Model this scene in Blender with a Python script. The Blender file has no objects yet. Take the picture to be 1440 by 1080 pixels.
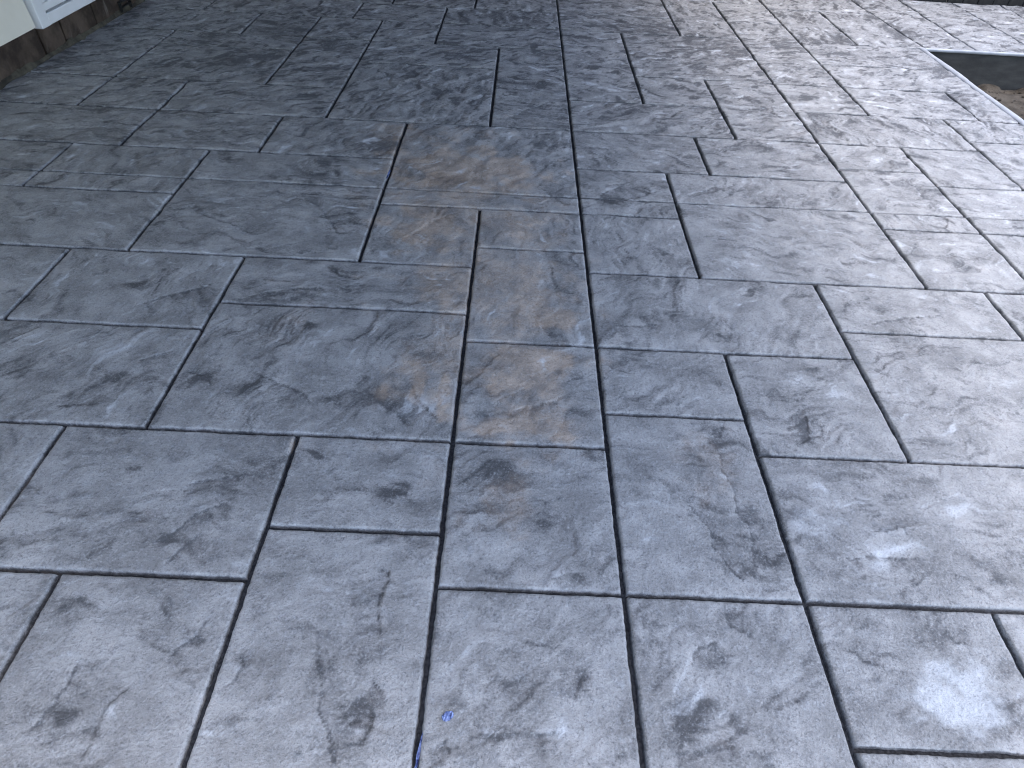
import bpy, math, random
import numpy as np
from mathutils import Matrix, Vector

# ------------------------------------------------------------ camera, sky, sun, exposure
scene = bpy.context.scene
PITCH, ROLL, YAW, CAM_H = 0.7736734, 0.05845154, -0.01753052, 1.5
cam = bpy.data.objects.new('camera', bpy.data.cameras.new('camera'))
scene.collection.objects.link(cam)
cam.data.sensor_width = 36.0
cam.data.lens = 895.0 / 1440.0 * 36.0
cam.data.clip_start = 0.05
cam.data.clip_end = 2000.0
cp, sp, cr, sr = math.cos(PITCH), math.sin(PITCH), math.cos(ROLL), math.sin(ROLL)
yaw = Matrix.Rotation(YAW, 3, 'Z')
right = yaw @ Vector((cr, sr * sp, sr * cp))
up = yaw @ Vector((-sr, cr * sp, cr * cp))
fwd = yaw @ Vector((0, cp, -sp))
cam.matrix_world = Matrix(((right.x, up.x, -fwd.x, 0), (right.y, up.y, -fwd.y, 0),
                           (right.z, up.z, -fwd.z, CAM_H), (0, 0, 0, 1)))
scene.camera = cam
scene.cycles.filter_width = 1.1

SUN_EL, SUN_AZ = math.radians(67), math.radians(105)     # azimuth from +Y towards +X
world = bpy.data.worlds.new('World')
scene.world = world
world.use_nodes = True
wn = world.node_tree
sky = wn.nodes.new('ShaderNodeTexSky')
sky.sky_type = 'NISHITA'
sky.sun_disc = False
sky.air_density = 1.0
sky.dust_density = 1.8
sky.ozone_density = 1.0
sky.sun_elevation = SUN_EL
sky.sun_rotation = SUN_AZ
bg = wn.nodes['Background']
bg.inputs['Strength'].default_value = 0.15
wn.links.new(sky.outputs['Color'], bg.inputs['Color'])

sun = bpy.data.objects.new('sun', bpy.data.lights.new('sun', 'SUN'))
scene.collection.objects.link(sun)
sun.data.energy = 0.5
sun.data.angle = math.radians(40)
sun.data.color = (1.0, 0.985, 0.96)
sd = Vector((math.sin(SUN_AZ) * math.cos(SUN_EL), math.cos(SUN_AZ) * math.cos(SUN_EL), math.sin(SUN_EL)))
sun.rotation_euler = sd.to_track_quat('Z', 'Y').to_euler()

scene.view_settings.view_transform = 'Standard'
scene.view_settings.look = 'None'
scene.view_settings.gamma = 1.0
scene.view_settings.exposure = 1.95

# ------------------------------------------------------------ traced layout (metres, ground plane)
LEDGES = [(-1, 3, [(-0.3207, 1.5364), (-0.2933, 1.4739), (-0.259, 1.424), (-0.2065, 1.3647), (-0.17, 1.3366)]),
(1, 2, [(-0.4652, 1.4793), (-0.4098, 1.4305), (-0.3639, 1.389), (-0.2792, 1.318)]),
(1, 3, [(0.0512, 2.0712), (0.091, 1.9725), (0.1047, 1.9203), (0.1337, 1.8457), (0.1766, 1.7595)]),
(-1, 2.5, [(0.1592, 2.2609), (0.1883, 2.2319), (0.1807, 2.1599), (0.2131, 2.0843)]),
(-1, 3, [(-0.0436, 1.4059), (-0.018, 1.4555), (0.0443, 1.5025), (0.0918, 1.5294)]),
(-1, 3.5, [(-0.1279, 1.3696), (-0.0315, 1.3941), (0.0458, 1.421), (0.0989, 1.4403), (0.1528, 1.4599), (0.2103, 1.4899), (0.2435, 1.5393)]),
(1, 2.5, [(-0.1322, 1.5146), (-0.0947, 1.5619), (-0.043, 1.6483)]),
(-1, 2.5, [(-0.0654, 1.4688), (-0.0583, 1.5127), (-0.0284, 1.5386)]),
(1, 2, [(0.3495, 1.6569), (0.4035, 1.6204), (0.4519, 1.6093)]),
(-1, 3, [(0.4019, 1.8741), (0.4945, 1.8853), (0.5933, 1.8969)]),
(-1, 2.5, [(-1.3991, 1.8431),
(-1.3085, 1.9203),
(-1.2137, 1.9734),
(-1.1491, 2.0207),
(-1.1158, 2.0282)]),
(-1, 3, [(-1.0573, 1.9135), (-0.9638, 1.9569), (-0.8677, 2.0014), (-0.7822, 2.0224), (-0.6876, 2.0207)]),
(1, 2.5, [(-1.0663, 1.5243), (-0.9941, 1.5016), (-0.9491, 1.4608)]),
(-1, 2, [(-0.8671, 1.5448), (-0.7431, 1.4946), (-0.6411, 1.435), (-0.5927, 1.3965)]),
(1, 2, [(-1.7295, 1.6109),
(-1.6737, 1.6835),
(-1.627, 1.7344)]),
(-1, 2, [(-1.2424, 1.565),
(-1.1531, 1.6223)]),
(1, 2, [(-1.3988, 1.3393),
(-1.3377, 1.3493),
(-1.2733, 1.3534)]),
(-1, 3, [(-0.8871, 1.0637), (-0.8355, 1.0864), (-0.7368, 1.1122)]),
(-1, 2.5, [(-0.9054, 0.8689), (-0.8675, 0.9071), (-0.8253, 0.9741), (-0.7434, 1.0228)]),
(-1, 2, [(-0.8433, 0.8164), (-0.8148, 0.8776), (-0.7865, 0.9265)]),
(1, 2.5, [(-0.8322, 0.3599), (-0.828, 0.4278), (-0.8229, 0.4833), (-0.7901, 0.5233)]),
(1, 3, [(-0.422, 0.6669), (-0.4041, 0.6067), (-0.3866, 0.5607), (-0.3704, 0.4798), (-0.3361, 0.4248), (-0.3142, 0.3802)]),
(-1, 2, [(-0.7413, 0.5688), (-0.7294, 0.6115), (-0.7003, 0.6431), (-0.6822, 0.6946)]),
(-1, 2.5, [(-0.9693, 0.4117), (-0.9423, 0.4687), (-0.9398, 0.5282), (-0.9433, 0.5783)]),
(1, 2, [(-0.5884, 0.6173), (-0.5703, 0.5821), (-0.5791, 0.5361), (-0.6106, 0.5136)]),
(-1, 4, [(-0.3257, 0.8449), (-0.2735, 0.8291), (-0.2726, 0.8013), (-0.2816, 0.7378), (-0.2672, 0.6735), (-0.2547, 0.6498)]),
(-1, 3.5, [(-0.3154, 0.5054), (-0.2854, 0.5125), (-0.2559, 0.4885), (-0.2525, 0.4528), (-0.2661, 0.4123)]),
(-1, 2.5, [(-0.2734, 0.5589), (-0.2405, 0.5354), (-0.2245, 0.5058)]),
(-1, 2, [(-0.3385, 0.422), (-0.3127, 0.3802)]),
(-1, 3, [(-0.053, 0.4445), (0.0183, 0.4555), (0.0736, 0.4575), (0.1415, 0.4599), (0.1865, 0.4644)]),
(-1, 2, [(-0.0913, 0.446), (-0.0712, 0.4097)]),
(1, 2, [(0.1891, 0.5214), (0.2144, 0.5733), (0.2398, 0.5854)]),
(-1, 2.5, [(0.137, 0.8201), (0.1835, 0.8404), (0.2424, 0.835)]),
(1, 3, [(0.5312, 1.1229), (0.5527, 1.0573), (0.5894, 0.9866), (0.5851, 0.9461), (0.6209, 0.871), (0.6514, 0.8258), (0.6572, 0.7966)]),
(1, 3, [(0.6246, 1.319), (0.6615, 1.3124), (0.6711, 1.2728), (0.6593, 1.2166), (0.6738, 1.1641), (0.6897, 1.1314), (0.6776, 1.0518), (0.7059, 1.0178), (0.7017, 0.9606), (0.6821, 0.8822)]),
(1, 1.5, [(0.6873, 1.3286), (0.7223, 1.4064)]),
(-1, 3, [(1.2994, 1.9197),
(1.416, 1.9587),
(1.5481, 2.0084),
(1.6575, 2.0258),
(1.7644, 2.0476)]),
(1, 2, [(1.3077, 1.704),
(1.3514, 1.6589)]),
(1, 3, [(0.9317, 1.3079), (0.9759, 1.3487), (0.9992, 1.4234), (0.9912, 1.4739)]),
(-1, 2, [(1.0579, 1.6684),
(1.1184, 1.6986),
(1.1125, 1.6648)]),
(-1, 2.5, [(0.8981, 0.9199),
(1.0129, 0.9319),
(1.0976, 0.9294),
(1.1722, 0.9395)]),
(1, 2, [(1.0479, 1.0026),
(1.1459, 1.0307),
(1.1363, 0.9888)]),
(1, 2, [(1.1257, 0.7199),
(1.1397, 0.6974),
(1.1748, 0.6901)]),
(1, 2, [(0.8552, 0.6734), (0.8854, 0.6473), (0.9355, 0.6309)]),
(1, 2, [(0.5805, 0.7798), (0.5822, 0.7222), (0.6207, 0.6987), (0.6178, 0.6723)]),
(-1, 3, [(0.3727, 0.4225), (0.4295, 0.434), (0.4739, 0.4342), (0.5044, 0.4477), (0.5552, 0.4536)]),
(-1, 2, [(0.464, 0.6121), (0.4934, 0.662), (0.5546, 0.6836)]),
(1, 3, [(2.0586, 3.204), (2.0975, 3.1451), (2.0875, 3.0376), (2.0937, 2.9223), (2.1266, 2.8629)]),
(-1, 4, [(1.7681, 4.684),
(1.8636, 4.74),
(1.9873, 4.9032), (2.0733, 4.9311), (2.2044, 4.9361)]),
(-1, 3, [(1.4883, 4.0122),
(1.5555, 4.1344),
(1.6212, 4.1431),
(1.6094, 4.0503),
(1.6434, 3.9663)]),
(-1, 3, [(1.3746, 3.2354),
(1.5637, 3.3571)]),
(-1, 3, [(2.1232, 2.8558), (2.1083, 2.787), (2.0684, 2.7244), (2.0771, 2.6996)]),
(-1, 3, [(0.8378, 2.91), (0.9712, 2.9969),
(1.0824, 3.0614)]),
(-1, 2, [(1.7814, 2.4678),
(1.8612, 2.5927)]),
(-1, 3.5, [(0.4205, 2.9766), (0.5688, 3.0299), (0.6942, 2.968), (0.6487, 2.8906), (0.4336, 2.8265)]),
(-1, 3, [(0.3841, 2.8076), (0.4516, 2.9209), (0.568, 3.0222)]),
(1, 3, [(0.089, 3.1107), (0.1455, 2.9109), (0.2033, 2.8381), (0.3009, 2.718)]),
(1, 3, [(-0.5926, 3.1729), (-0.477, 3.0485), (-0.3222, 2.9353), (-0.1917, 2.9269)]),
(-1, 3, [(-0.5168, 2.337), (-0.4502, 2.4228), (-0.3444, 2.5904), (-0.2208, 2.6667)]),
(-1, 4, [(0.501, 3.9057), (0.6809, 4.0984), (0.7747, 4.1345)]),
(-1, 3.5, [(-0.0542, 3.7592), (0.0278, 3.8764), (0.2024, 4.0569), (0.2885, 3.9885)]),
(-1, 3, [(-0.92, 3.2712), (-0.7885, 3.3759), (-0.6495, 3.4762)]),
(1, 3, [(0.5644, 4.4939), (0.686, 4.2794)]),
(1, 3.5, [(-1.5012, 2.618),
(-1.3671, 2.5164),
(-1.2173, 2.4455),
(-1.0449, 2.3453)]),
(1, 3, [(-0.9688, 2.6849), (-0.8936, 2.646), (-0.7922, 2.4857), (-0.7275, 2.3743)]),
(-1, 2.5, [(-0.6562, 2.0422), (-0.5563, 2.0599)]),
(1, 4, [(0.6296, 5.8504), (0.8951, 5.7018)]),
(1, 4, [(0.9115, 5.9021),
(1.0545, 5.7301)]),
(1, 4, [(1.1874, 4.8257),
(1.3661, 4.7085)]),
(1, 4, [(-1.8237, 4.5037),
(-1.6325, 4.2618)]),
(1, 3, [(-2.2097, 4.3467),
(-1.9553, 4.2395)]),
(-1, 4, [(2.476, 5.6391), (2.6585, 5.9163), (2.6168, 5.6629)]),
(1, 3, [(3.9996, 6.5796), (4.0918, 6.3126)])]
STAINS = [('d', 0.9, -1.4451, 1.9873, 0.0788, 0.036),
('d', 0.9, -1.0436, 1.1106, 0.0258, 0.0151),
('d', 0.7, -0.9996, 1.4916, 0.057, 0.0397),
('d', 0.7, -0.8668, 1.4437, 0.0766, 0.0385),
('d', 0.8, -0.5549, 1.4315, 0.0454, 0.0446),
('d', 0.7, -0.7246, 1.7943, 0.0381, 0.0322),
('d', 0.6, -1.305, 1.4811, 0.1237, 0.0328),
('d', 0.6, -1.556, 1.4742, 0.1001, 0.0261),
('d', 0.7, -0.5523, 1.195, 0.0312, 0.0537),
('d', 0.7, -1.1612, 1.0222, 0.0419, 0.014),
('d', 0.8, -0.6933, 0.6249, 0.0325, 0.0198),
('d', 0.8, -0.9207, 0.4596, 0.0267, 0.021),
('d', 0.5, -1.0032, 0.6867, 0.0579, 0.0385),
('d', 0.7, -0.5571, 0.4533, 0.0375, 0.0279),
('d', 0.6, -0.8678, 0.8943, 0.0329, 0.0211),
('d', 0.7, -0.3935, 0.5506, 0.0238, 0.0462),
('d', 0.4, -0.6992, 0.854, 0.0451, 0.0204),
('d', 0.55, -0.3459, 0.7632, 0.0614, 0.066),
('d', 0.5, -0.2973, 0.6365, 0.0746, 0.0671),
('d', 0.6, -0.2979, 0.4888, 0.0386, 0.029),
('d', 0.6, -0.0196, 1.0431, 0.1199, 0.0957),
('d', 0.6, 0.1675, 0.9918, 0.0986, 0.0575),
('d', 0.8, 0.2163, 0.8299, 0.0554, 0.0161),
('d', 0.7, 0.2202, 0.5615, 0.0196, 0.0345),
('d', 0.6, 0.0282, 0.479, 0.0777, 0.0259),
('d', 0.7, -0.0454, 0.5083, 0.0393, 0.0178),
('d', 0.7, -0.0028, 0.4478, 0.0458, 0.0084),
('d', 1.9, 0.4663, 0.5189, 0.0805, 0.0632),
('d', 0.6, 0.5228, 0.647, 0.0601, 0.0426),
('d', 0.6, 0.6534, 0.5454, 0.0411, 0.0279),
('d', 0.6, 0.6775, 0.967, 0.0397, 0.0453),
('d', 0.6, 0.8554, 1.0611, 0.0312, 0.0196),
('d', 0.6, 1.0677, 1.1139, 0.0427, 0.0204),
('d', 0.6, 1.3361, 0.8756, 0.0392, 0.0253),
('d', 0.5, 1.1802, 0.5385, 0.0501, 0.0463),
('p', 0.8, 1.0861, 0.5761, 0.1184, 0.0879),
('p', 0.3, 1.081, 0.9962, 0.1223, 0.0511),
('p', 0.4, 0.8792, 1.021, 0.0818, 0.0592),
('d', 0.8, 0.1419, 1.226, 0.0432, 0.0331),
('d', 0.8, 0.2659, 1.2413, 0.0327, 0.0279),
('d', 0.6, -0.0123, 1.154, 0.0836, 0.0653),
('d', 0.8, 0.2388, 1.5951, 0.0591, 0.0214),
('d', 0.7, 0.2177, 1.6852, 0.0684, 0.0189),
('d', 0.5, -0.4654, 1.7505, 0.0631, 0.0785),
('d', 0.6, -0.3278, 1.3926, 0.0676, 0.062),
('d', 0.55, -0.3908, 1.501, 0.0934, 0.1001),
('d', 0.7, 0.4279, 1.2162, 0.0434, 0.0686),
('d', 0.8, 0.556, 1.9421, 0.0969, 0.0355),
('d', 0.8, 0.4847, 2.3162, 0.046, 0.0436),
('d', 0.7, 0.6671, 2.3982, 0.0473, 0.0342),
('d', 0.9, -0.1168, 1.5329, 0.0191, 0.0239),
('d', 1.3, -0.2975, 1.0787, 0.0442, 0.0344),
('d', 0.5, 0.4933, 1.1224, 0.063, 0.0639),
('d', 0.6, 0.8303, 1.9413, 0.0419, 0.0444),
('d', 0.8, 0.969, 1.3794, 0.0281, 0.0558),
('d', 0.6, 0.5989, 1.2424, 0.0441, 0.07),
('d', 0.6, 1.6078, 2.4081, 0.1139, 0.046),
('d', 0.6, 1.2232, 1.5865, 0.0381, 0.025),
('d', 0.8, -0.3623, 2.9845, 0.2282, 0.0602),
('d', 0.9, 0.4082, 3.3389, 0.0311, 0.044),
('d', 0.8, -0.4272, 4.9562, 0.2022, 0.1567),
('d', 0.9, 0.4893, 2.8323, 0.0627, 0.0282),
('d', 0.7, 0.2182, 3.442, 0.1578, 0.055),
('d', 0.8, -0.7012, 3.3209, 0.1493, 0.1737),
('d', 0.5, -0.9832, 2.9278, 0.2033, 0.219),
('d', 0.8, 2.0749, 5.4854, 0.1769, 0.1478),
('d', 0.7, 3.1342, 5.0526, 0.2394, 0.1955),
('d', 1.1, 3.2225, 5.9875, 0.1631, 0.2977),
('d', 0.7, 1.9168, 4.3643, 0.0592, 0.078),
('d', 0.7, 2.9098, 4.465, 0.129, 0.1349),
('d', 0.8, 2.5901, 5.7725, 0.0748, 0.1404),
('d', 0.6, 1.4983, 5.3703, 0.3415, 0.356),
('d', 0.6, 0.9658, 5.7198, 0.354, 0.1968),
('d', 0.7, -1.6918, 5.1594, 0.2005, 0.1993),
('d', 0.7, -1.8462, 4.5062, 0.1797, 0.1888),
('d', 0.7, -1.3272, 4.9353, 0.147, 0.1553),
('d', 0.6, -0.0731, 5.8273, 0.3483, 0.2022),
('w', 0.42, -0.0673, 2.3582, 0.4147, 1.1615),
('w', 0.4, -0.4236, 3.0021, 0.3784, 0.6673),
('w', 0.35, 0.0872, 1.4958, 0.2352, 0.2651),
('w', 0.8, -0.2269, 3.0882, 0.3959, 0.2359),
('w', 0.7, -0.3765, 2.515, 0.1879, 0.1803),
('w', 0.4, 0.0675, 2.5525, 0.1927, 0.1228),
('w', 0.35, 0.0575, 2.0376, 0.2506, 0.2786),
('w', 0.4, -0.2667, 1.6031, 0.1328, 0.2313),
('w', 1.3, -0.0322, 1.5147, 0.0261, 0.027),
('w', 0.6, 0.0739, 1.6836, 0.1637, 0.0566),
('w', 0.6, 0.144, 1.3507, 0.1581, 0.0544),
('w', 0.8, 0.0092, 1.3361, 0.1342, 0.0418),
('w', 0.45, -0.2694, 2.0893, 0.1264, 0.1439),
('w', 1.1, -0.2917, 1.4992, 0.0328, 0.0734),
('w', 1.0, -0.1928, 1.4578, 0.0208, 0.1038),
('w', 1.5, -0.1331, 2.2626, 0.0119, 0.0423),
('w', 0.2, -0.7545, 1.7874, 0.1515, 0.1601),
('w', 0.4, -0.0013, 1.0368, 0.1197, 0.0952),
('w', 0.35, 0.6358, 1.2172, 0.1308, 0.1645),
('w', 0.4, -0.6467, 3.4646, 0.231, 0.1843),
('w', 0.6, -0.6299, 1.2395, 0.0127, 0.0277),
('w', 0.5, 0.2069, 1.8957, 0.108, 0.086),
('w', 0.5, 0.1234, 1.5802, 0.1463, 0.1059)]
RECTS = [(-14, -10, -12, -9), (-14, -10, -9, -6), (-14, -12, -6, -3), (-14, -12, -3, 0), (-14, -10, 0, 3), (-14, -12, 3, 6), (-14, -12, 6, 9), (-14, -12, 9, 12), (-14, -11, 12, 13), (-14, -11, 13, 15), (-14, -10, 15, 18), (-14, -12, 18, 21), (-14, -12, 21, 27), (-14, -10, 27, 30), (-14, -12, 30, 33), (-14, -12, 33, 37), (-14, -12, 37, 39), (-12, -8, -6, -3), (-12, -10, -3, 0), (-12, -10, 3, 6), (-12, -9, 6, 9), (-12, -8, 9, 12), (-12, -10, 18, 21), (-12, -8, 21, 25), (-12, -8, 25, 27), (-12, -7, 30, 33), (-12, -10, 33, 37), (-12, -10, 37, 39), (-11, -8, 12, 13), (-11, -8, 13, 15), (-10, -7, -12, -9), (-10, -4, -9, -6), (-10, -6, -3, 0), (-10, -7, 0, 3), (-10, -6, 3, 6), (-10, -7, 15, 18), (-10, -6, 18, 21), (-10, -8, 27, 30), (-10, -6, 33, 37), (-10, -6, 37, 39), (-9, -6, 6, 9), (-8, -4, -6, -3), (-8, -4, 9, 13), (-8, -4, 13, 15), (-8, -6, 21, 27), (-8, -6, 27, 30), (-7, -4, -12, -9), (-7, -4, 0, 3), (-7, -4, 15, 18), (-7, -4, 30, 33), (-6, -4, -3, 0), (-6, -2, 3, 7), (-6, -2, 7, 9), (-6, -2, 18, 24), (-6, -2, 24, 27), (-6, -4, 27, 30), (-6, -3, 33, 37), (-6, -3, 37, 39), (-4, 0, -12, -9), (-4, -2, -9, -6), (-4, -2, -6, -3), (-4, -2, -3, 1), (-4, -2, 1, 3), (-4, -2, 9, 12), (-4, 0, 12, 13), (-4, 0, 13, 18), (-4, 0, 27, 30), (-4, 0, 30, 33), (-3, 0, 33, 37), (-3, 0, 37, 39), (-2, 0, -9, -3), (-2, 0, -3, 0), (-2, 0, 0, 3), (-2, 0, 3, 6), (-2, 0, 6, 10), (-2, 0, 10, 12), (-2, 0, 18, 25), (-2, 0, 25, 27), (0, 2, -12, -9), (0, 2, -9, -6), (0, 2, -6, -3), (0, 2, -3, 0), (0, 2, 0, 4), (0, 2, 4, 6), (0, 4, 6, 9), (0, 2, 9, 12), (0, 2, 12, 13), (0, 2, 13, 15), (0, 3, 15, 18), (0, 4, 18, 21), (0, 2, 21, 30), (0, 4, 30, 33), (0, 4, 33, 37), (0, 8, 37, 39), (2, 5, -12, -9), (2, 3, -9, -6), (2, 4, -6, -2), (2, 4, -2, 0), (2, 6, 0, 3), (2, 4, 3, 6), (2, 6, 9, 13), (2, 6, 13, 15), (2, 4, 21, 24), (2, 6, 24, 30), (3, 5, -9, -6), (3, 6, 15, 18), (4, 6, -6, -2), (4, 8, -2, 0), (4, 7, 3, 7), (4, 7, 7, 9), (4, 6, 18, 24), (4, 6, 30, 37), (5, 8, -12, -6), (6, 10, -6, -2), (6, 9, 0, 3), (6, 8, 9, 12), (6, 8, 12, 13), (6, 8, 13, 16), (6, 8, 16, 18), (6, 10, 18, 21), (6, 8, 21, 24), (6, 8, 24, 31), (6, 8, 31, 33), (6, 8, 33, 37), (7, 10, 3, 7), (7, 10, 7, 9), (8, 13, -12, -6), (8, 11, -2, 0), (8, 10, 9, 12), (8, 13, 12, 13), (8, 10, 13, 15), (8, 10, 15, 18), (8, 11, 21, 24), (8, 13, 24, 27), (8, 13, 27, 30), (8, 10, 30, 36), (8, 13, 36, 39), (9, 13, 0, 3), (10, 13, -6, -2), (10, 13, 3, 7), (10, 13, 7, 9), (10, 13, 9, 12), (10, 13, 13, 19), (10, 13, 19, 21), (10, 13, 30, 36), (11, 13, -2, 0), (11, 13, 21, 24)]
XT = {-14: -3.04, -12: -2.508, -11: -2.277, -10: -2.042, -9: -1.802, -8: -1.575, -7: -1.330, -6: -1.091, -4: -0.624,
      -3: -0.396, -2: -0.150, 0: 0.321, 2: 0.795, 3: 1.027, 4: 1.272, 5: 1.51, 6: 1.748, 7: 1.985, 8: 2.222, 9: 2.455,
      10: 2.690, 11: 2.934, 12: 3.06, 13: 3.165}
YT = {-12: -1.13, -9: -0.64, -6: -0.165, -3: 0.312, -2: 0.453, 0: 0.789, 1: 0.944, 3: 1.272, 4: 1.421, 6: 1.749, 7: 1.906,
      9: 2.219, 10: 2.369, 12: 2.70, 13: 2.853, 15: 3.168, 16: 3.318, 18: 3.643, 19: 3.775, 21: 4.108, 24: 4.60, 25: 4.76,
      27: 5.065, 30: 5.58, 31: 5.73, 33: 6.05, 36: 6.545, 37: 6.68, 39: 7.11}
def lut(t, k):
    if k in t: return t[k]
    ks = sorted(t); return float(np.interp(k, ks, [t[q] for q in ks]))
THIN_H = {1: .0066, 9: .0085, 10: .0065, 12: .009, 13: .006, 15: .011, 16: .008, 18: .013, 19: .008, 21: .014, 25: .010, 31: .010, 24: .014, 27: .014, 30: .016, 33: .014, 36: .012, 37: .012}
EDGE_X = 3.245       # right edge of the patio along the planting bed
BED_Y = 5.585        # far edge of the planting bed
FAR_Y = 7.13

# ------------------------------------------------------------ helpers
col = scene.collection
rng = np.random.default_rng(7)
random.seed(5)
PERM = rng.permutation(512).astype(np.int64)
GX = np.cos(np.arange(512) * 2.399963); GY = np.sin(np.arange(512) * 2.399963)
def gnoise(x, y, seed=0):
    x = np.asarray(x, float) + 37.13 * (seed % 97) + 500; y = np.asarray(y, float) + 17.71 * (seed % 89) + 500
    xi = np.floor(x).astype(np.int64); yi = np.floor(y).astype(np.int64)
    fx = x - xi; fy = y - yi
    u = fx * fx * fx * (fx * (fx * 6 - 15) + 10); v = fy * fy * fy * (fy * (fy * 6 - 15) + 10)
    def g(ix, iy, dx, dy):
        h = PERM[(PERM[(ix + seed) & 511] + iy) & 511]
        return GX[h] * dx + GY[h] * dy
    a = g(xi, yi, fx, fy); b = g(xi + 1, yi, fx - 1, fy); c = g(xi, yi + 1, fx, fy - 1); d = g(xi + 1, yi + 1, fx - 1, fy - 1)
    return ((a + (b - a) * u) * (1 - v) + (c + (d - c) * u) * v) * 1.5
def fbm(x, y, seed=0, octaves=4, gain=.5):
    s = 0; a = 1; t = 0
    for o in range(octaves):
        s = s + a * gnoise(x * 2 ** o, y * 2 ** o, seed + o * 13); t += a; a *= gain
    return s / t
def sstep(e0, e1, x):
    t = np.clip((x - e0) / (e1 - e0), 0, 1); return t * t * (3 - 2 * t)

def mesh_obj(name, verts, faces, mat=None, parent=None, loc=(0, 0, 0), smooth=False, kind=None):
    me = bpy.data.meshes.new(name)
    me.from_pydata([tuple(v) for v in verts], [], [tuple(f) for f in faces])
    me.validate(); me.update()
    if mat: me.materials.append(mat)
    if smooth: me.polygons.foreach_set('use_smooth', [True] * len(me.polygons))
    o = bpy.data.objects.new(name, me); col.objects.link(o)
    o.location = loc
    if parent: o.parent = parent
    if kind: o['kind'] = kind
    return o
def grid_mesh(name, X, Y, Z, mat, smooth=True):
    """one mesh from 2-D coordinate arrays"""
    ny, nx = X.shape
    co = np.stack([X, Y, Z], -1).reshape(-1, 3).astype(np.float32)
    i = np.arange(ny * nx).reshape(ny, nx)
    q = np.stack([i[:-1, :-1], i[:-1, 1:], i[1:, 1:], i[1:, :-1]], -1).reshape(-1, 4)
    me = bpy.data.meshes.new(name)
    me.vertices.add(len(co)); me.vertices.foreach_set('co', co.ravel())
    me.loops.add(q.size); me.loops.foreach_set('vertex_index', q.ravel().astype(np.int32))
    me.polygons.add(len(q)); me.polygons.foreach_set('loop_start', np.arange(0, q.size, 4, dtype=np.int32))
    me.polygons.foreach_set('loop_total', np.full(len(q), 4, np.int32))
    me.polygons.foreach_set('use_smooth', np.full(len(q), smooth))
    me.update(calc_edges=True); me.validate()
    if mat: me.materials.append(mat)
    return me
def box(x0, x1, y0, y1, z0, z1, bev=0.0):
    """box with optionally chamfered vertical-and-top edges (verts, faces)"""
    if bev <= 0:
        v = [(x0, y0, z0), (x1, y0, z0), (x1, y1, z0), (x0, y1, z0), (x0, y0, z1), (x1, y0, z1), (x1, y1, z1), (x0, y1, z1)]
        f = [(0, 3, 2, 1), (4, 5, 6, 7), (0, 1, 5, 4), (1, 2, 6, 5), (2, 3, 7, 6), (3, 0, 4, 7)]
        return v, f
    b = bev; v = []; f = []
    for z, ins in ((z0, b), (z0 + b, 0), (z1 - b, 0), (z1, b)):
        X0, X1, Y0, Y1 = x0 + ins, x1 - ins, y0 + ins, y1 - ins; c = b if ins == 0 else b * .5
        v += [(X0 + c, Y0, z), (X1 - c, Y0, z), (X1, Y0 + c, z), (X1, Y1 - c, z), (X1 - c, Y1, z), (X0 + c, Y1, z), (X0, Y1 - c, z), (X0, Y0 + c, z)]
    for k in range(3):
        for i in range(8): f.append((k * 8 + i, k * 8 + (i + 1) % 8, k * 8 + 8 + (i + 1) % 8, k * 8 + 8 + i))
    f.append(tuple(range(7, -1, -1))); f.append(tuple(range(24, 32)))
    return v, f
def empty(name, loc=(0, 0, 0)):
    o = bpy.data.objects.new(name, None); col.objects.link(o); o.location = loc; return o
def tag(o, label, cat, group=None):
    o['label'] = label; o['category'] = cat
    if group: o['group'] = group
    return o

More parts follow.
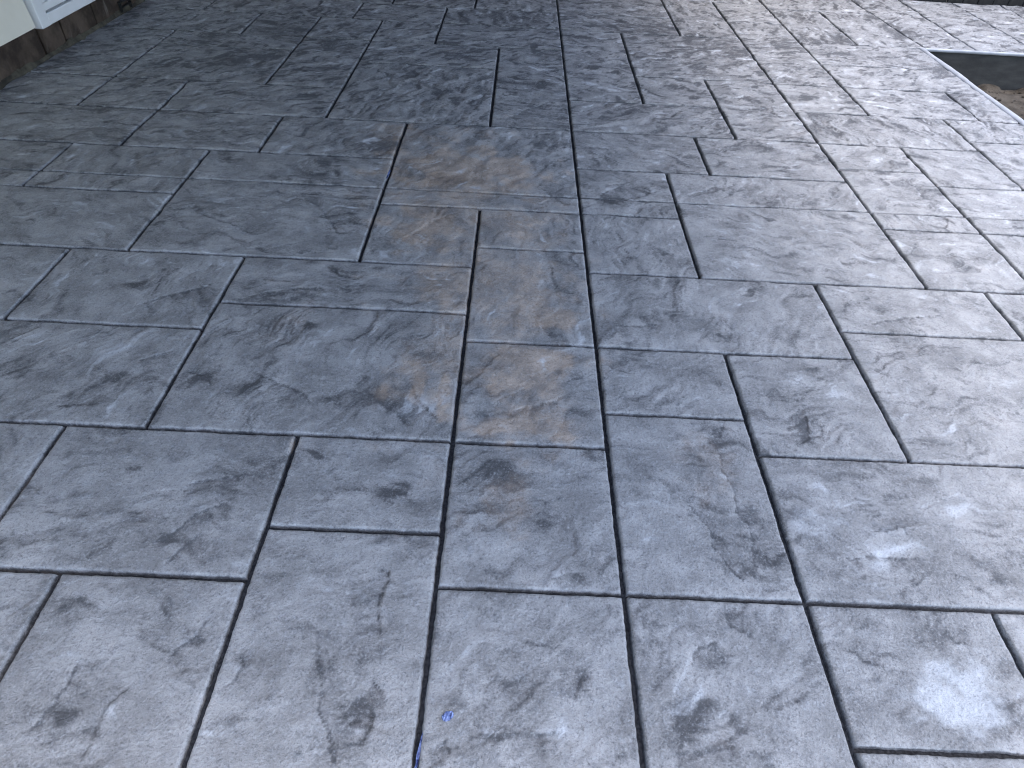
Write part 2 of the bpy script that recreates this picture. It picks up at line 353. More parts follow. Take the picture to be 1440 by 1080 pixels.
# ------------------------------------------------------------ materials
class NT:
    def __init__(s, name):
        s.m = bpy.data.materials.new(name); s.m.use_nodes = True
        s.t = s.m.node_tree; s.b = s.t.nodes['Principled BSDF']
        s.pos = s.t.nodes.new('ShaderNodeNewGeometry').outputs['Position']
    def n(s, typ, **kw):
        d = s.t.nodes.new(typ)
        for k, v in kw.items():
            if k in d.inputs: s.set(d.inputs[k], v)
            else: setattr(d, k, v)
        return d
    def set(s, i, v):
        if isinstance(v, bpy.types.NodeSocket): s.t.links.new(v, i)
        else: i.default_value = v
    def noise(s, scale, detail=4, rough=.55, vec=None, dist=0.0):
        d = s.t.nodes.new('ShaderNodeTexNoise'); d.inputs['Scale'].default_value = scale
        d.inputs['Detail'].default_value = detail; d.inputs['Roughness'].default_value = rough
        d.inputs['Distortion'].default_value = dist
        s.t.links.new(vec or s.pos, d.inputs['Vector']); return d.outputs['Fac']
    def scaled(s, xyz, rot=(0, 0, 0)):
        d = s.t.nodes.new('ShaderNodeMapping'); d.inputs['Scale'].default_value = xyz; d.inputs['Rotation'].default_value = rot
        s.t.links.new(s.pos, d.inputs['Vector']); return d.outputs['Vector']
    def math(s, op, a, b=0.0, clamp=False):
        d = s.t.nodes.new('ShaderNodeMath'); d.operation = op; d.use_clamp = clamp
        s.set(d.inputs[0], a); s.set(d.inputs[1], b); return d.outputs[0]
    def rng(s, v, a, b, c=0.0, d_=1.0):
        d = s.t.nodes.new('ShaderNodeMapRange'); s.set(d.inputs['Value'], v)
        d.inputs['From Min'].default_value = a; d.inputs['From Max'].default_value = b
        d.inputs['To Min'].default_value = c; d.inputs['To Max'].default_value = d_; d.interpolation_type = 'SMOOTHSTEP'
        return d.outputs['Result']
    def mix(s, fac, a, b, blend='MIX'):
        d = s.t.nodes.new('ShaderNodeMix'); d.data_type = 'RGBA'; d.blend_type = blend
        s.set(d.inputs['Factor'], fac)
        for k, v in ((6, a), (7, b)):
            if isinstance(v, tuple) and len(v) == 3: v = (*v, 1)
            s.set(d.inputs[k], v)
        return d.outputs[2]
    def bump(s, h, strength, dist, normal=None):
        d = s.t.nodes.new('ShaderNodeBump'); d.inputs['Strength'].default_value = strength; d.inputs['Distance'].default_value = dist
        s.t.links.new(h, d.inputs['Height'])
        if normal: s.t.links.new(normal, d.inputs['Normal'])
        return d.outputs['Normal']
    def out(s, color=None, rough=None, normal=None, spec=None, metal=None):
        if color is not None: s.set(s.b.inputs['Base Color'], (*color, 1) if isinstance(color, tuple) and len(color) == 3 else color)
        if rough is not None: s.set(s.b.inputs['Roughness'], rough)
        if normal is not None: s.set(s.b.inputs['Normal'], normal)
        if spec is not None: s.set(s.b.inputs['Specular IOR Level'], spec)
        if metal is not None: s.set(s.b.inputs['Metallic'], metal)
        return s.m

def slab_material():
    t = NT('stamped_concrete')
    at = t.t.nodes.new('ShaderNodeAttribute'); at.attribute_name = 'pigment_shade'
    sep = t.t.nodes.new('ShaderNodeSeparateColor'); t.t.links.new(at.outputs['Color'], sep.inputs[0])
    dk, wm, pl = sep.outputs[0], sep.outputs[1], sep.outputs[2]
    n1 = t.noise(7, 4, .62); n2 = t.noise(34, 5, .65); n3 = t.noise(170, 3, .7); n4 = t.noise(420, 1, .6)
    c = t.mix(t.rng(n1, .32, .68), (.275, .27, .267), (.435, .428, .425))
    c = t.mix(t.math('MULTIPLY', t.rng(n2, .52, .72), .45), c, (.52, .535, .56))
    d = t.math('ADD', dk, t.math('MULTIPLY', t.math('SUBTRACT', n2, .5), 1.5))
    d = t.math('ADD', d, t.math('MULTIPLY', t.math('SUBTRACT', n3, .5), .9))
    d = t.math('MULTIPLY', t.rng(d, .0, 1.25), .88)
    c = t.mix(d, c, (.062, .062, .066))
    w = t.rng(t.math('ADD', wm, t.math('ADD', t.math('MULTIPLY', t.math('SUBTRACT', n1, .5), 1.1), t.math('MULTIPLY', t.math('SUBTRACT', n2, .5), .6))), .04, 1.1)
    c = t.mix(t.math('MULTIPLY', w, .62), c, t.mix(t.rng(t.math('ADD', t.math('MULTIPLY', n1, .6), t.math('MULTIPLY', n2, .4)), .38, .62), (.32, .245, .185), (.60, .45, .33)))
    p = t.rng(t.math('ADD', pl, t.math('MULTIPLY', t.math('SUBTRACT', n2, .5), .7)), .15, .9)
    c = t.mix(t.math('MULTIPLY', p, .75), c, (.66, .68, .71))
    # fine grain: dark pores, light sand
    n5 = t.noise(95, 3, .75)
    c = t.mix(t.math('MULTIPLY', t.rng(n5, .55, .68), .55), c, t.mix(.6, c, (.05, .052, .06)))
    c = t.mix(t.math('MULTIPLY', t.rng(n5, .45, .32), .25), c, (.58, .59, .61))
    c = t.mix(t.math('MULTIPLY', t.rng(n3, .55, .70), .6), c, t.mix(.65, c, (.04, .042, .05)))
    c = t.mix(t.math('MULTIPLY', t.rng(n3, .44, .30), .25), c, (.56, .575, .60))
    c = t.mix(t.math('MULTIPLY', t.rng(n4, .55, .75), .3), c, (.09, .09, .10))
    nb = t.bump(n3, .9, .003)
    nb = t.bump(n2, .65, .007, nb)
    r = t.math('ADD', .50, t.math('MULTIPLY', n2, .26))
    return t.out(c, r, nb, spec=.45)
MAT_SLAB = slab_material()

def groove_material():
    t = NT('groove_concrete')
    sx = t.t.nodes.new('ShaderNodeSeparateXYZ'); t.t.links.new(t.pos, sx.inputs[0])
    n1 = t.noise(16, 6, .6); n2 = t.noise(140, 4, .7)
    c = t.mix(t.rng(n2, .35, .7), (.022, .023, .028), (.07, .072, .08))
    # sand washed into the joints near the house
    sand = t.math('MULTIPLY', t.rng(sx.outputs[0], -.9, -1.7), t.rng(t.math('ADD', n1, t.math('MULTIPLY', n2, .25)), .5, .68))
    c = t.mix(sand, c, (.23, .195, .165))
    return t.out(c, .8, t.bump(n2, .7, .004), spec=.25)
MAT_GROOVE = groove_material()
def concrete_side():
    t = NT('formed_concrete')
    n1 = t.noise(0, 0); n1 = t.noise(5, 7, .6, t.scaled((1, 1, 3))); n2 = t.noise(90, 4, .7)
    c = t.mix(t.rng(n1, .35, .7), (.024, .023, .02), (.05, .047, .042))
    c = t.mix(t.math('MULTIPLY', t.rng(n2, .55, .7), .4), c, (.04, .04, .04))
    return t.out(c, .85, t.bump(n2, .4, .003))
MAT_SIDE = concrete_side()
def border_material():
    t = NT('trowelled_concrete')
    n1 = t.noise(9, 6, .6); n2 = t.noise(180, 4, .7)
    c = t.mix(t.rng(n1, .3, .7), (.30, .31, .33), (.44, .45, .47))
    c = t.mix(t.math('MULTIPLY', t.rng(n2, .58, .72), .35), c, (.2, .2, .21))
    return t.out(c, .55, t.bump(n2, .3, .002), spec=.4)
MAT_BORDER = border_material()
def soil_material():
    t = NT('soil')
    n1 = t.noise(9, 8, .65); n2 = t.noise(60, 6, .7)
    c = t.mix(t.rng(n1, .35, .65), (.055, .045, .034), (.11, .092, .072))
    c = t.mix(t.rng(n2, .55, .72), c, (.06, .05, .04))
    return t.out(c, .95, t.bump(n2, .8, .02), spec=.2)
MAT_SOIL = soil_material()
def simple(name, a, b, scale, rough, bump=.2, dist=.003, xyz=None, spec=.4):
    t = NT(name); n1 = t.noise(scale, 7, .62, t.scaled(xyz) if xyz else None); n2 = t.noise(scale * 12, 4, .7)
    c = t.mix(t.rng(n1, .32, .68), a, b)
    return t.out(c, rough, t.bump(n2, bump, dist), spec=spec)
MAT_CREAM = simple('cream_siding', (.78, .74, .63), (.84, .80, .70), 3, .5, .1, .001)
MAT_WHITE = simple('white_vinyl', (.78, .79, .80), (.84, .85, .86), 4, .35, .05, .0005)
MAT_BEAD = simple('grey_glazing_bead', (.30, .31, .32), (.42, .43, .44), 8, .5, .05, .0005)
def foundation_material():
    t = NT('foundation_coating')
    n1 = t.noise(6, 8, .65); n2 = t.noise(38, 6, .7); n3 = t.noise(14, 5, .6, t.scaled((1, 1, .25)))
    c = t.mix(t.rng(n1, .35, .68), (.040, .029, .023), (.11, .082, .064))
    c = t.mix(t.math('MULTIPLY', t.rng(n3, .6, .72), .5), c, (.20, .18, .16))
    return t.out(c, .8, t.bump(n2, .7, .01), spec=.25)
MAT_FOUND = foundation_material()
MAT_MORTAR = simple('old_mortar', (.035, .03, .024), (.12, .108, .08), 11, .95, .9, .01)
MAT_BLACK = simple('black_metal', (.012, .012, .012), (.03, .03, .03), 20, .5)
MAT_FENCE = simple('dark_stained_timber', (.008, .007, .006), (.022, .019, .016), 5, .75, .4, .004, (6, 6, .6))
MAT_POST = simple('weathered_timber', (.10, .085, .07), (.19, .165, .135), 5, .7, .4, .004, (6, 6, .6))
MAT_ROOF = simple('roof_boards', (.15, .095, .052), (.25, .16, .09), 4, .8, .3, .003, (1, 6, 6))
MAT_GROUND = simple('bare_ground', (.10, .085, .06), (.16, .145, .105), 1.5, .95, .6, .02)
MAT_TAPE = simple('blue_film', (.01, .02, .13), (.30, .40, .75), 90, .12, .4, .002, spec=.8)
t = NT('window_glass'); t.b.inputs['Transmission Weight'].default_value = .0
MAT_GLASS = t.out((.50, .54, .52), .06, None, spec=.6)

# ------------------------------------------------------------ setting: ground, patio slab and planting bed
gv = [(-600, -600, -.40), (600, -600, -.40), (600, 600, -.40), (-600, 600, -.40)]
ground = mesh_obj('ground', gv, [(0, 1, 2, 3)], MAT_GROUND, kind='structure')

ZB = -.016
L = [(-3.045, -1.6), (EDGE_X - .012, -1.6), (EDGE_X - .012, BED_Y + .012), (7.2, BED_Y + .012), (7.2, FAR_Y), (-3.045, FAR_Y)]
pv = [(x, y, ZB) for x, y in L] + [(x, y, -.398) for x, y in L]
pf = [tuple(range(6)), tuple(range(11, 5, -1))] + [(i + 6, (i + 1) % 6 + 6, (i + 1) % 6, i) for i in range(6)]
patio = mesh_obj('patio', pv, pf, MAT_GROOVE, kind='structure')
patio.data.materials.append(MAT_SIDE)
for i, pl in enumerate(patio.data.polygons): pl.material_index = 0 if i == 0 else 1

LED = [(s, a * .001, np.array(p)) for s, a, p in LEDGES]
def ledge_fields(X, Y):
    h = np.zeros_like(X); dark = np.zeros_like(X); pale = np.zeros_like(X)
    x0, x1, y0, y1 = X.min(), X.max(), Y.min(), Y.max()
    for side, amp, P in LED:
        if P[:, 0].max() < x0 - .15 or P[:, 0].min() > x1 + .15 or P[:, 1].max() < y0 - .15 or P[:, 1].min() > y1 + .15: continue
        seg = np.diff(P, axis=0); ln = np.hypot(seg[:, 0], seg[:, 1]); cum = np.concatenate([[0], np.cumsum(ln)])
        best = np.full(X.shape, 1e9); sgn = np.zeros_like(X); arc = np.zeros_like(X)
        # ragged line: displace the sample position a little
        Xw = X + .007 * gnoise(X * 16, Y * 16, 5) + .004 * gnoise(X * 70, Y * 70, 6); Yw = Y + .007 * gnoise(X * 16, Y * 16, 9) + .004 * gnoise(X * 70, Y * 70, 11)
        for k in range(len(seg)):
            dx, dy = Xw - P[k, 0], Yw - P[k, 1]
            tt = np.clip((dx * seg[k, 0] + dy * seg[k, 1]) / ln[k] ** 2, 0, 1)
            d = np.hypot(dx - tt * seg[k, 0], dy - tt * seg[k, 1])
            cr_ = np.sign(seg[k, 0] * dy - seg[k, 1] * dx)
            m = d < best
            best = np.where(m, d, best); sgn = np.where(m, cr_, sgn); arc = np.where(m, cum[k] + tt * ln[k], arc)
        T = cum[-1]; tap = np.clip(np.minimum(arc, T - arc) / (.18 * T), 0, 1)
        s = best * sgn * side            # positive on the low side
        rag = .55 + .9 * np.abs(gnoise(arc * 22, arc * 0 + amp * 4e4, 31))
        h -= 1.9 * amp * tap * rag * sstep(-.0015, .003, s) * (.75 * np.exp(-np.maximum(s, 0) / .07) + .25 * np.exp(-np.maximum(s, 0) / .015))
        pale += .6 * tap * rag * np.exp(np.minimum(s, 0) / .018) * (s < 0)  # highlight painted along the high edge of the ledge
        dark += tap * rag * ((.95 * np.exp(-((s - .002) / .0034) ** 2)) + .5 * sstep(-.002, .002, s) * np.exp(-np.maximum(s, 0) / .075))  # release colour in the cleft, then shade painted across the low side
    return h, dark, pale
def stain_fields(X, Y):
    F = {k: np.zeros_like(X) for k in 'dwp'}
    x0, x1, y0, y1 = X.min(), X.max(), Y.min(), Y.max()
    wx = fbm(X * 9, Y * 9, 71, 4); wy = fbm(X * 9, Y * 9, 91, 4)
    for k, s, cx, cy, rx, ry in STAINS:
        if cx + 2 * rx < x0 or cx - 2 * rx > x1 or cy + 2 * ry < y0 or cy - 2 * ry > y1: continue
        q = np.hypot((X - cx) / rx + 1.1 * wx, (Y - cy) / ry + 1.1 * wy)
        F[k] += s * (1 - sstep(.25, 1.35, q))
    return F
def visible(x0, x1, y0, y1):
    def inside(x, y):
        return y > .25 and x > -.984 - (y - .355) * .5937 - .2 and x < 1.155 + (y - .428) * .5588 + .2
    return any(inside(x, y) for x in (x0, x1, (x0 + x1) / 2) for y in (y0, y1, (y0 + y1) / 2))
def axis(a, b, step):
    e = [0, .0018, .0038, .0065, .012, .021]
    n = max(2, int(round((b - a - .042) / step)))
    mid = np.linspace(a + .021, b - .021, n + 1)[1:-1]
    return np.concatenate([a + np.array(e), mid, b - np.array(e[::-1])])

def build_slab(name, x0, x1, y0, y1, tid, edges, mat=MAT_SLAB, xl=None, xr=None, relief=1.0):
    """edges: half-widths of the joints on the left, right, near and far side"""
    wl, wr, wn_, wf = edges
    yc = (y0 + y1) / 2
    vis = visible(x0, x1, y0, y1)
    step = (.0055 if yc < 1.7 else .0075 if yc < 2.9 else .011 if yc < 4.3 else .017) if vis else .04
    us = axis(x0 + wl, x1 - wr, step); vs = axis(y0 + wn_, y1 - wf, step)
    X, Y = np.meshgrid(us, vs)
    r = np.random.default_rng(1000 + tid)
    # joints wander by a millimetre or two
    dl, dr, dn, df = X - us[0], us[-1] - X, Y - vs[0], vs[-1] - Y
    fall = lambda d: np.exp(-d / .02)
    Xw = X + .0022 * (gnoise(Y * 14, Y * 0 + tid, 3) + .8 * gnoise(Y * 60, Y * 0 + tid, 4)) * fall(dl) + .0022 * (gnoise(Y * 14, Y * 0 + tid + .5, 5) + .8 * gnoise(Y * 60, Y * 0 + tid, 6)) * fall(dr)
    Yw = Y + .0020 * (gnoise(X * 14, X * 0 + tid, 7) + .8 * gnoise(X * 60, X * 0 + tid, 8)) * fall(dn) + .0020 * (gnoise(X * 14, X * 0 + tid + .5, 9) + .8 * gnoise(X * 60, X * 0 + tid, 10)) * fall(df)
    if xl is not None: Xw = Xw + (xl(Yw) - x0) * (us[-1] - X) / (us[-1] - us[0])
    if xr is not None: Xw = Xw + (xr(Yw) - x1) * (X - us[0]) / (us[-1] - us[0])
    # slate relief: warped, direction-biased terraces
    th = r.uniform(-.55, .75) if r.random() < .7 else r.uniform(.9, 2.0)
    c, s = math.cos(th), math.sin(th)
    sd_ = int(r.integers(0, 400))
    wx = fbm(Xw * 5, Yw * 5, sd_ + 1, 3) * .10; wy = fbm(Xw * 5, Yw * 5, sd_ + 2, 3) * .10
    u = (c * Xw + s * Yw + wx) / .34; v = (-s * Xw + c * Yw + wy) / .115
    base = fbm(u, v, sd_, 4, .5)
    lv = r.uniform(2.2, 3.4); T = base * lv; fl = np.floor(T); fr = T - fl
    terr = (fl + sstep(.38, .62, fr) ) / lv
    mk = sstep(-.15, .35, fbm(Xw * 3.1, Yw * 3.1, sd_ + 40, 2))
    shape = base * (1 - mk) * .8 + terr * mk
    relief = relief * (.66 + .84 * sstep(1.6, 4.5, Yw))
    z = relief * (.0115 * shape + .0022 * fbm(Xw * 2.2, Yw * 2.2, 300, 2) + .0011 * fbm(Xw * 22, Yw * 22, 33, 4, .6))
    # small flaky chips between the big clefts
    T2 = fbm(u * 2.6 + 3, v * 1.9, sd_ + 120, 4, .58) * 3.2; f2 = np.floor(T2); r2 = T2 - f2
    mk2 = sstep(-.1, .3, fbm(Xw * 4.3, Yw * 4.3, sd_ + 140, 2))
    z = z + relief * (.0044 * mk2 * (f2 + sstep(.4, .6, r2)) / 3.2 + .0016 * fbm(Xw * 45, Yw * 45, 133, 3, .6))
    chip = mk2 * np.exp(-((r2 - .45) / .09) ** 2)
    edge_line = mk * np.exp(-((fr - .5) / .10) ** 2)
    lh, ld, lp = ledge_fields(Xw, Yw)
    z = z + lh
    # pigment: release colour in blotches and cleft lines; ledge shade and highlights painted in
    F = stain_fields(Xw, Yw)
    bl = fbm(u * .85 + 9, v * .95, sd_ + 60, 4, .55)
    b2 = fbm(Xw * 5.5, Yw * 5.5, 410, 4, .55)
    tone = r.uniform(-.08, .10)
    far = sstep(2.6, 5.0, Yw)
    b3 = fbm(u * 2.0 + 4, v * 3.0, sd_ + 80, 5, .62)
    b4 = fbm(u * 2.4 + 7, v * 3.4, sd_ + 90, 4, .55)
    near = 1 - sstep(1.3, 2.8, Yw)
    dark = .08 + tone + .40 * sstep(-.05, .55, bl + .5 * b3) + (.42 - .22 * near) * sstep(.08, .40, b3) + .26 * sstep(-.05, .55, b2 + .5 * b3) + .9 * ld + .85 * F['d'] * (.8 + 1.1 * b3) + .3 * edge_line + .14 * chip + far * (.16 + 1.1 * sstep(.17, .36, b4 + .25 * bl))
    b5 = fbm(u * 3.4, v * 9.0, sd_ + 33, 3, .6); m5 = sstep(-.15, .25, fbm(Xw * 3.7, Yw * 3.7, sd_ + 44, 3)) * (.55 + .45 * sstep(1.0, 2.0, Yw)) * (1 - .4 * sstep(.8, 2.0, Xw))
    dark = dark + .48 * m5 * sstep(.06, .38, b5)
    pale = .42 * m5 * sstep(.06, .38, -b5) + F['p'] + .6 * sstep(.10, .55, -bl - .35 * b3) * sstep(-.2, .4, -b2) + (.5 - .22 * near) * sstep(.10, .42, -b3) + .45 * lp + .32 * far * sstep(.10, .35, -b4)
    warm = F['w']
    # rounded, slightly dished edges running down into the joints
    ch = lambda d, w: 1 - sstep(0, w, d)
    d4 = [np.maximum(d, 0) for d in (dl, dr, dn, df)]
    chw = [.0068 if i < 2 and w > .0025 else .0055 if w > .0025 else .0045 for i, w in enumerate(edges)]
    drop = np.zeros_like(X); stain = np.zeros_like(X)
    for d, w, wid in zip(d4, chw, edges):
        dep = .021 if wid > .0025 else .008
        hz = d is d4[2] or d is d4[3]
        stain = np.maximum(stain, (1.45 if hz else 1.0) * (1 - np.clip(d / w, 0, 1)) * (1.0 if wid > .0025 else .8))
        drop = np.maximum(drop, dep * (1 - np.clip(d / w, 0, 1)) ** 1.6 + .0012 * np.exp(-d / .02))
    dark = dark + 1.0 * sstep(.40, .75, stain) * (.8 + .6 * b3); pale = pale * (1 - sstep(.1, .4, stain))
    lip = sum(.0007 * np.exp(-((d - .015) / .006) ** 2) * (.5 + gnoise(Yw * 9, Xw * 9, 44)) for d in d4[:2])
    fine = .0012 * gnoise(Xw * 120, Yw * 120, 21) * np.exp(-np.minimum.reduce(d4) / .01)
    z = z * (1 - .55 * np.exp(-np.minimum.reduce(d4) / .015)) - drop + lip * relief + fine
    cx, cy = (x0 + x1) / 2, (y0 + y1) / 2
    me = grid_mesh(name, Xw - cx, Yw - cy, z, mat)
    a = me.color_attributes.new('pigment_shade', 'FLOAT_COLOR', 'POINT')
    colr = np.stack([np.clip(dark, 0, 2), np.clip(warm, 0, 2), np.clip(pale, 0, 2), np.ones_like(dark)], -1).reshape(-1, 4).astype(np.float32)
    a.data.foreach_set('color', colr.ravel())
    o = bpy.data.objects.new(name, me); col.objects.link(o)
    o.location = (cx, cy, 0); o.parent = patio
    return o

jt = lambda Y: 3.238 - .0601 * (Y - 5.587)
saw = lambda Y: .3334 - .00347 * Y          # the long control joint is cut a little off the pattern
for tid, (a0, a1, b0, b1) in enumerate(RECTS):
    x0, x1, y0, y1 = lut(XT, a0), lut(XT, a1), lut(YT, b0), lut(YT, b1)
    j = lambda: random.uniform(.8, 1.2)
    wv = lambda a: .0036 if a == 0 else .0 if a in (-14, 13) else (.0050 if b0 >= 15 else .0037) * j()
    wh = lambda b: THIN_H.get(b, .0060) * .5 * j()
    if a1 == 13 and b1 <= 30: x1 = 3.192
    build_slab('slab', x0, x1, y0, y1, tid, (wv(a0), .003 if a1 == 13 else wv(a1), wh(b0), wh(b1)),
               xl=saw if a0 == 0 else None, xr=saw if a1 == 0 else jt if a1 == 13 and b0 >= 30 else None)
# wing of the patio beyond the planting bed
wing = [3.205, 3.658, 4.184, 4.655, 5.126, 5.6, 6.07, 6.54, 7.16]
tid = 400
for i in range(len(wing) - 1):
    for (ya, yb) in ((BED_Y + .024, 6.72), (6.72, FAR_Y)):
        build_slab('slab', wing[i], wing[i + 1], ya, yb, tid, (.004, .004, .002, .002), xl=jt if i == 0 else None); tid += 1

# trowelled edge strips along the planting bed, with a hand-worked wavy lip
def strip(name, path_in, path_out, n):
    t_ = np.linspace(0, 1, n)
    prof = [(0, -.008), (.05, -.001), (.5, .0015), (.8, .0), (.93, -.003), (1.0, -.009), (.9, -.02), (.6, -.024)]
    A = np.array(path_in[0])[None] * (1 - t_[:, None]) + np.array(path_in[1])[None] * t_[:, None]
    B = np.array(path_out[0])[None] * (1 - t_[:, None]) + np.array(path_out[1])[None] * t_[:, None]
    d = (B - A) / np.linalg.norm(B - A, axis=1)[:, None]
    wob = .013 * gnoise(t_ * n * .06, t_ * 0 + 3, 8) + .003 * gnoise(t_ * n * .4, t_ * 0 + 3, 18)
    B = B + d * wob[:, None]
    X = np.stack([A[:, 0] * (1 - p) + B[:, 0] * p for p, _ in prof]); Y = np.stack([A[:, 1] * (1 - p) + B[:, 1] * p for p, _ in prof])
    Z = np.stack([np.full(n, z) + .0012 * gnoise(t_ * n * .3, t_ * 0 + k, 4) for k, (_, z) in enumerate(prof)])
    me = grid_mesh(name, X, Y, Z, MAT_BORDER)
    o = bpy.data.objects.new(name, me); col.objects.link(o); o.parent = patio
    return o
strip('edge_strip', [(3.194, BED_Y + .0), (3.194, -1.13)], [(EDGE_X, BED_Y), (EDGE_X, -1.13)], 240)
strip('edge_strip', [(7.16, BED_Y + .022), (3.20, BED_Y + .022)], [(7.16, BED_Y - .004), (EDGE_X + .002, BED_Y - .004)], 150)

# soil of the planting bed
xs = np.linspace(EDGE_X - .03, 7.3, 200); ys = np.linspace(-1.7, BED_Y + .03, 260)
X, Y = np.meshgrid(xs, ys)
Z = -.25 + .02 * fbm(X * 2.2, Y * 2.2, 51, 3) + .014 * fbm(X * 9, Y * 9, 61, 5, .6) - .03 * sstep(5.25, 5.55, Y) * sstep(-.1, .3, gnoise(X * 5, Y * 5, 2))
so = bpy.data.objects.new('soil', grid_mesh('soil', X, Y, Z, MAT_SOIL)); col.objects.link(so); so['kind'] = 'structure'
cv, cf = [], []
for k in range(420):
    x = random.uniform(EDGE_X + .03, 5.2); y = random.uniform(3.2, BED_Y - .02); s_ = random.uniform(.006, .022)
    i0 = int(np.clip((x - xs[0]) / (xs[1] - xs[0]), 0, 198)); j0 = int(np.clip((y - ys[0]) / (ys[1] - ys[0]), 0, 258))
    zz = Z[j0, i0]
    pts = [(0, 0, -.6), (1, 0, 0), (0, 1, .1), (-1, .1, 0), (.1, -1, 0), (.1, 0, .8)]
    b_ = len(cv)
    cv += [(x + s_ * px * random.uniform(.7, 1.3), y + s_ * py * random.uniform(.7, 1.3), zz + s_ * (.3 + pz * random.uniform(.6, 1))) for px, py, pz in pts]
    cf += [tuple(b_ + q for q in f_) for f_ in ((5, 1, 2), (5, 2, 3), (5, 3, 4), (5, 4, 1), (0, 2, 1), (0, 3, 2), (0, 4, 3), (0, 1, 4))]
clods = mesh_obj('soil_clods', cv, cf, MAT_SOIL, kind='stuff')
tag(clods, 'small brown clods scattered over the soil of the planting bed', 'soil')

# ------------------------------------------------------------ house on the left
WX = -3.05
house = empty('house', (WX, 3.0, 0))
tag(house, 'cream sided house wall with white door frame on a dark foundation', 'house')
def hpart(name, v, f, mat, parent=None, smooth=False):
    parent = parent or house
    off = Vector(house.location) if parent is house else Vector(house.location)
    return mesh_obj(name, [(x - off.x, y - off.y, z - off.z) for x, y, z in v], f, mat, parent, smooth=smooth)
# foundation blocks with open joints
fy = [-1.6, -.75, .1, .95, 1.8, 2.65, 3.45, 4.375, 4.625, 5.05, 5.9, 6.75, 7.6]
for i in range(len(fy) - 1):
    g = .012 if i in (6, 7, 8) else .006
    n = 26; m = 7
    yy = np.linspace(fy[i] + g, fy[i + 1] - g, n); zz = np.linspace(-.05, .176, m)
    Yg, Zg = np.meshgrid(yy, zz)
    Xg = WX + .012 * fbm(Yg * 5, Zg * 5, 77 + i, 4) + .002
    ed = np.minimum(Yg - yy[0], yy[-1] - Yg)
    Xg = Xg - .012 * np.exp(-ed / .006)
    V_ = [(x, y, z) for x, y, z in zip(Xg.ravel(), Yg.ravel(), Zg.ravel())]
    F_ = [(a * n + b, a * n + b + 1, a * n + n + b + 1, a * n + n + b) for a in range(m - 1) for b in range(n - 1)]
    nb = len(V_)
    V_ += [(WX - .2, yy[0], zz[0]), (WX - .2, yy[-1], zz[0]), (WX - .2, yy[-1], zz[-1]), (WX - .2, yy[0], zz[-1])]
    F_ += [tuple([nb, nb + 3] + [a * n for a in range(m - 1, -1, -1)]), tuple([nb + 2, nb + 1] + [a * n + n - 1 for a in range(m)]),
           tuple([nb + 3, nb + 2] + [(m - 1) * n + b for b in range(n - 1, -1, -1)])]
    hpart('foundation_block', V_, F_, MAT_FOUND, smooth=False)
hpart('foundation_core', *box(WX - .5, WX - .03, -1.6, 7.6, -.1, .17), MAT_BLACK)
# ragged mortar fillet along the foot of the wall
yy = np.linspace(3.3, 7.0, 240)
hgt = .022 + .07 * np.clip(fbm(yy * 2.1, yy * 0, 15, 5, .6) + .12, 0, 1) * sstep(3.6, 4.3, yy)
wid = .018 + .012 * fbm(yy * 8, yy * 0 + 4, 25, 3)
prof = [(0.004, 1.0), (.45, .75), (.8, .35), (1.0, -.3)]
Xg = np.stack([WX + wid * p + .004 * gnoise(yy * 40, yy * 0 + k, 5) for k, (p, q) in enumerate(prof)])
Zg = np.stack([hgt * q for p, q in prof]); Yg = np.stack([yy] * 4)
me = grid_mesh('mortar_fillet', Xg - WX, Yg - 3.0, Zg, MAT_MORTAR)
o = bpy.data.objects.new('mortar_fillet', me); col.objects.link(o); o.parent = house
# siding boards, left and right of the door frame
def siding(ya, yb):
    z = .186; k = 0
    while z < 2.5:
        v = [(WX + .022, ya, z), (WX + .006, ya, z + .30), (WX + .022, yb, z), (WX + .006, yb, z + .30),
             (WX - .02, ya, z), (WX - .02, yb, z), (WX - .02, ya, z + .30), (WX - .02, yb, z + .30)]
        f = [(0, 2, 3, 1), (4, 5, 2, 0), (0, 1, 6, 4), (2, 5, 7, 3)]
        hpart('siding_board', v, f, MAT_CREAM); z += .285
siding(-1.6, 4.336)
siding(6.25, 7.6)
hpart('wall_sheathing', *box(WX - .2, WX - .03, -1.6, 7.6, .18, 2.75), MAT_BLACK)
DY0, DY1, DZ0 = 4.365, 6.24, .168
fr = hpart('door_frame', *box(WX - .02, WX + .045, DY0, DY0 + .095, DZ0, 2.25, .004), MAT_WHITE)
hpart('jamb', *box(WX - .02, WX + .045, DY1 - .095, DY1, DZ0, 2.25, .004), MAT_WHITE, fr)
hpart('sill', *box(WX - .02, WX + .0435, DY0 + .094, DY1 - .094, DZ0 + .001, DZ0 + .064, .004), MAT_WHITE, fr)
hpart('head', *box(WX - .02, WX + .0435, DY0 + .094, DY1 - .094, 2.16, 2.249, .004), MAT_WHITE, fr)
ym = (DY0 + DY1) / 2
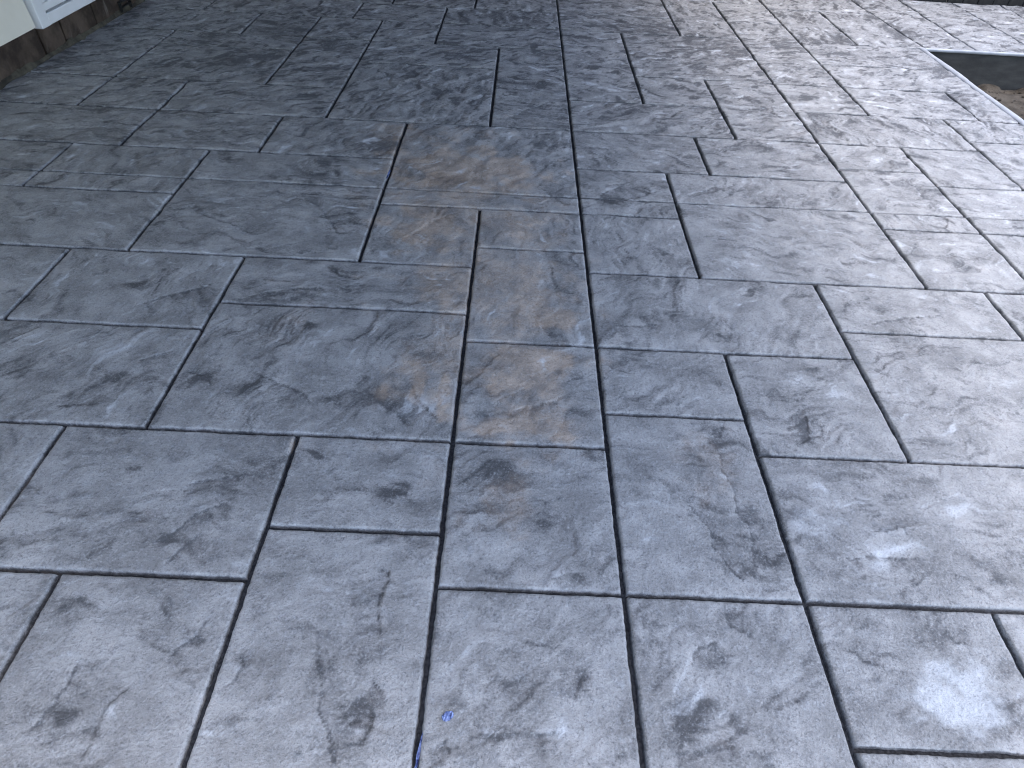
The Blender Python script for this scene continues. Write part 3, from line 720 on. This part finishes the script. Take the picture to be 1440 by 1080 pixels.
for ya, yb in ((DY0 + .099, ym - .002), (ym + .002, DY1 - .099)):
    b0z, b1z = DZ0 + .067, 2.157
    pan = hpart('door_panel', *box(WX - .015, WX + .020, ya, yb, b0z, b0z + .005, .001), MAT_BEAD)
    hpart('rail', *box(WX - .015, WX + .030, ya + .012, yb - .012, b0z + .008, b0z + .05, .003), MAT_WHITE, pan)
    hpart('rail', *box(WX - .015, WX + .030, ya + .012, yb - .012, b1z - .06, b1z, .003), MAT_WHITE, pan)
    hpart('stile', *box(WX - .015, WX + .0295, ya, ya + .011, b0z + .013, b1z, .002), MAT_BEAD, pan)
    hpart('stile', *box(WX - .015, WX + .030, ya + .013, ya + .055, b0z + .051, b1z - .061, .003), MAT_WHITE, pan)
    hpart('stile', *box(WX - .015, WX + .030, yb - .055, yb - .013, b0z + .051, b1z - .061, .003), MAT_WHITE, pan)
    hpart('glass', *box(WX - .008, WX + .004, ya + .056, yb - .056, b0z + .052, b1z - .062), MAT_GLASS, pan)
# low black vent at the foot of the wall
hv = []; hf = []
for b_ in ((5.36, 5.52, .074, .083), (5.36, 5.368, .012, .073), (5.512, 5.52, .012, .073), (5.37, 5.51, .04, .046)):
    v, f = box(WX + .012, WX + .034, b_[0], b_[1], b_[2], b_[3]); k = len(hv); hv += v; hf += [tuple(q + k for q in ff_) for ff_ in f]
hpart('vent', hv, hf, MAT_BLACK)

# ------------------------------------------------------------ fence closing the far side
fence = empty('board_fence', (2.0, 7.29, 0))
tag(fence, 'dark timber board fence along the far edge of the patio', 'fence')
bv, bf = box(-.072, .072, -.011, .011, -.38, 1.85, .004)
bm_ = bpy.data.meshes.new('board'); bm_.from_pydata(bv, [], bf); bm_.materials.append(MAT_FENCE)
x = -2.95
while x < 8.2:
    o = bpy.data.objects.new('board', bm_); col.objects.link(o); o.parent = fence
    o.location = (x - 2.0, -.08 + random.uniform(-.004, .004), random.uniform(-.012, .012)); o.rotation_euler.z = random.uniform(-.02, .02)
    x += .15
for z in (.25, 1.5):
    v, f = box(-5.0, 6.25, -.06, -.02, z, z + .09, .004); mesh_obj('rail', v, f, MAT_FENCE, fence)

# ------------------------------------------------------------ unseen open-sided roof, added to shade the patio beside the house
RX1, RY0, RY1, RZ = 2.15, .0, 7.0, 2.3
roof = empty('added_shade_roof', (0, 4, 0))
tag(roof, 'unseen dark boarded patio roof added to shade the floor beside the house', 'roof')
def rpart(name, b, mat): 
    v, f = b; return mesh_obj(name, [(x, y - 4, z) for x, y, z in v], f, mat, roof)
x = WX - .3; 
n = 26; w = (RX1 + .15 - x) / n
for i in range(n): rpart('roof_board', box(x + i * w, x + (i + 1) * w - .003, RY0 - .1, RY1 + .1, RZ + .14, RZ + .165), MAT_ROOF)
y = RY0
while y < RY1 + .01:
    rpart('rafter', box(WX + .03, RX1 + .1, y - .022, y + .022, RZ, RZ + .139, .003), MAT_ROOF); y += .64
rpart('beam', box(RX1 - .05, RX1 + .04, RY0 - .05, RY1 + .05, RZ - .2, RZ - .001, .005), MAT_POST)
for y in (RY1 - .06,):
    rpart('post', box(RX1 - .05, RX1 + .04, y - .045, y + .045, .005, RZ - .201, .006), MAT_POST)

# ------------------------------------------------------------ small scraps of blue film
def scrap(label, x, y, z, L_, W_, rot, seed):
    r = random.Random(seed); v = []; f = []; n = 7; m = 4
    for i in range(n):
        for k in range(m):
            u = i / (n - 1) - .5; q = k / (m - 1) - .5
            v.append((u * L_ * (1 + .25 * r.uniform(-1, 1) * abs(q)), q * W_ * (1 - .9 * abs(u)) + r.uniform(-.001, .001), .0018 + .0035 * abs(math.sin(u * 7 + q * 5)) + r.uniform(0, .0014)))
    for i in range(n - 1):
        for k in range(m - 1): f.append((i * m + k, (i + 1) * m + k, (i + 1) * m + k + 1, i * m + k + 1))
    o = mesh_obj('film_scrap', v, f, MAT_TAPE, None, (x, y, z)); o.rotation_euler.z = rot
    md = o.modifiers.new('thickness', 'SOLIDIFY'); md.thickness = .0006
    return tag(o, label, 'scrap', 'blue scraps on the patio')
scrap('crumpled blue scrap lying on a slab just right of a joint', -.089, .484, .001, .026, .020, .5, 1)
scrap('thin blue scrap lodged in the joint at the bottom of the picture', -.143, .415, -.009, .075, .008, 1.45, 2)
scrap('sliver of blue scrap in the joint between the darker far slabs', -.627, 3.00, -.008, .09, .010, 1.55, 3)
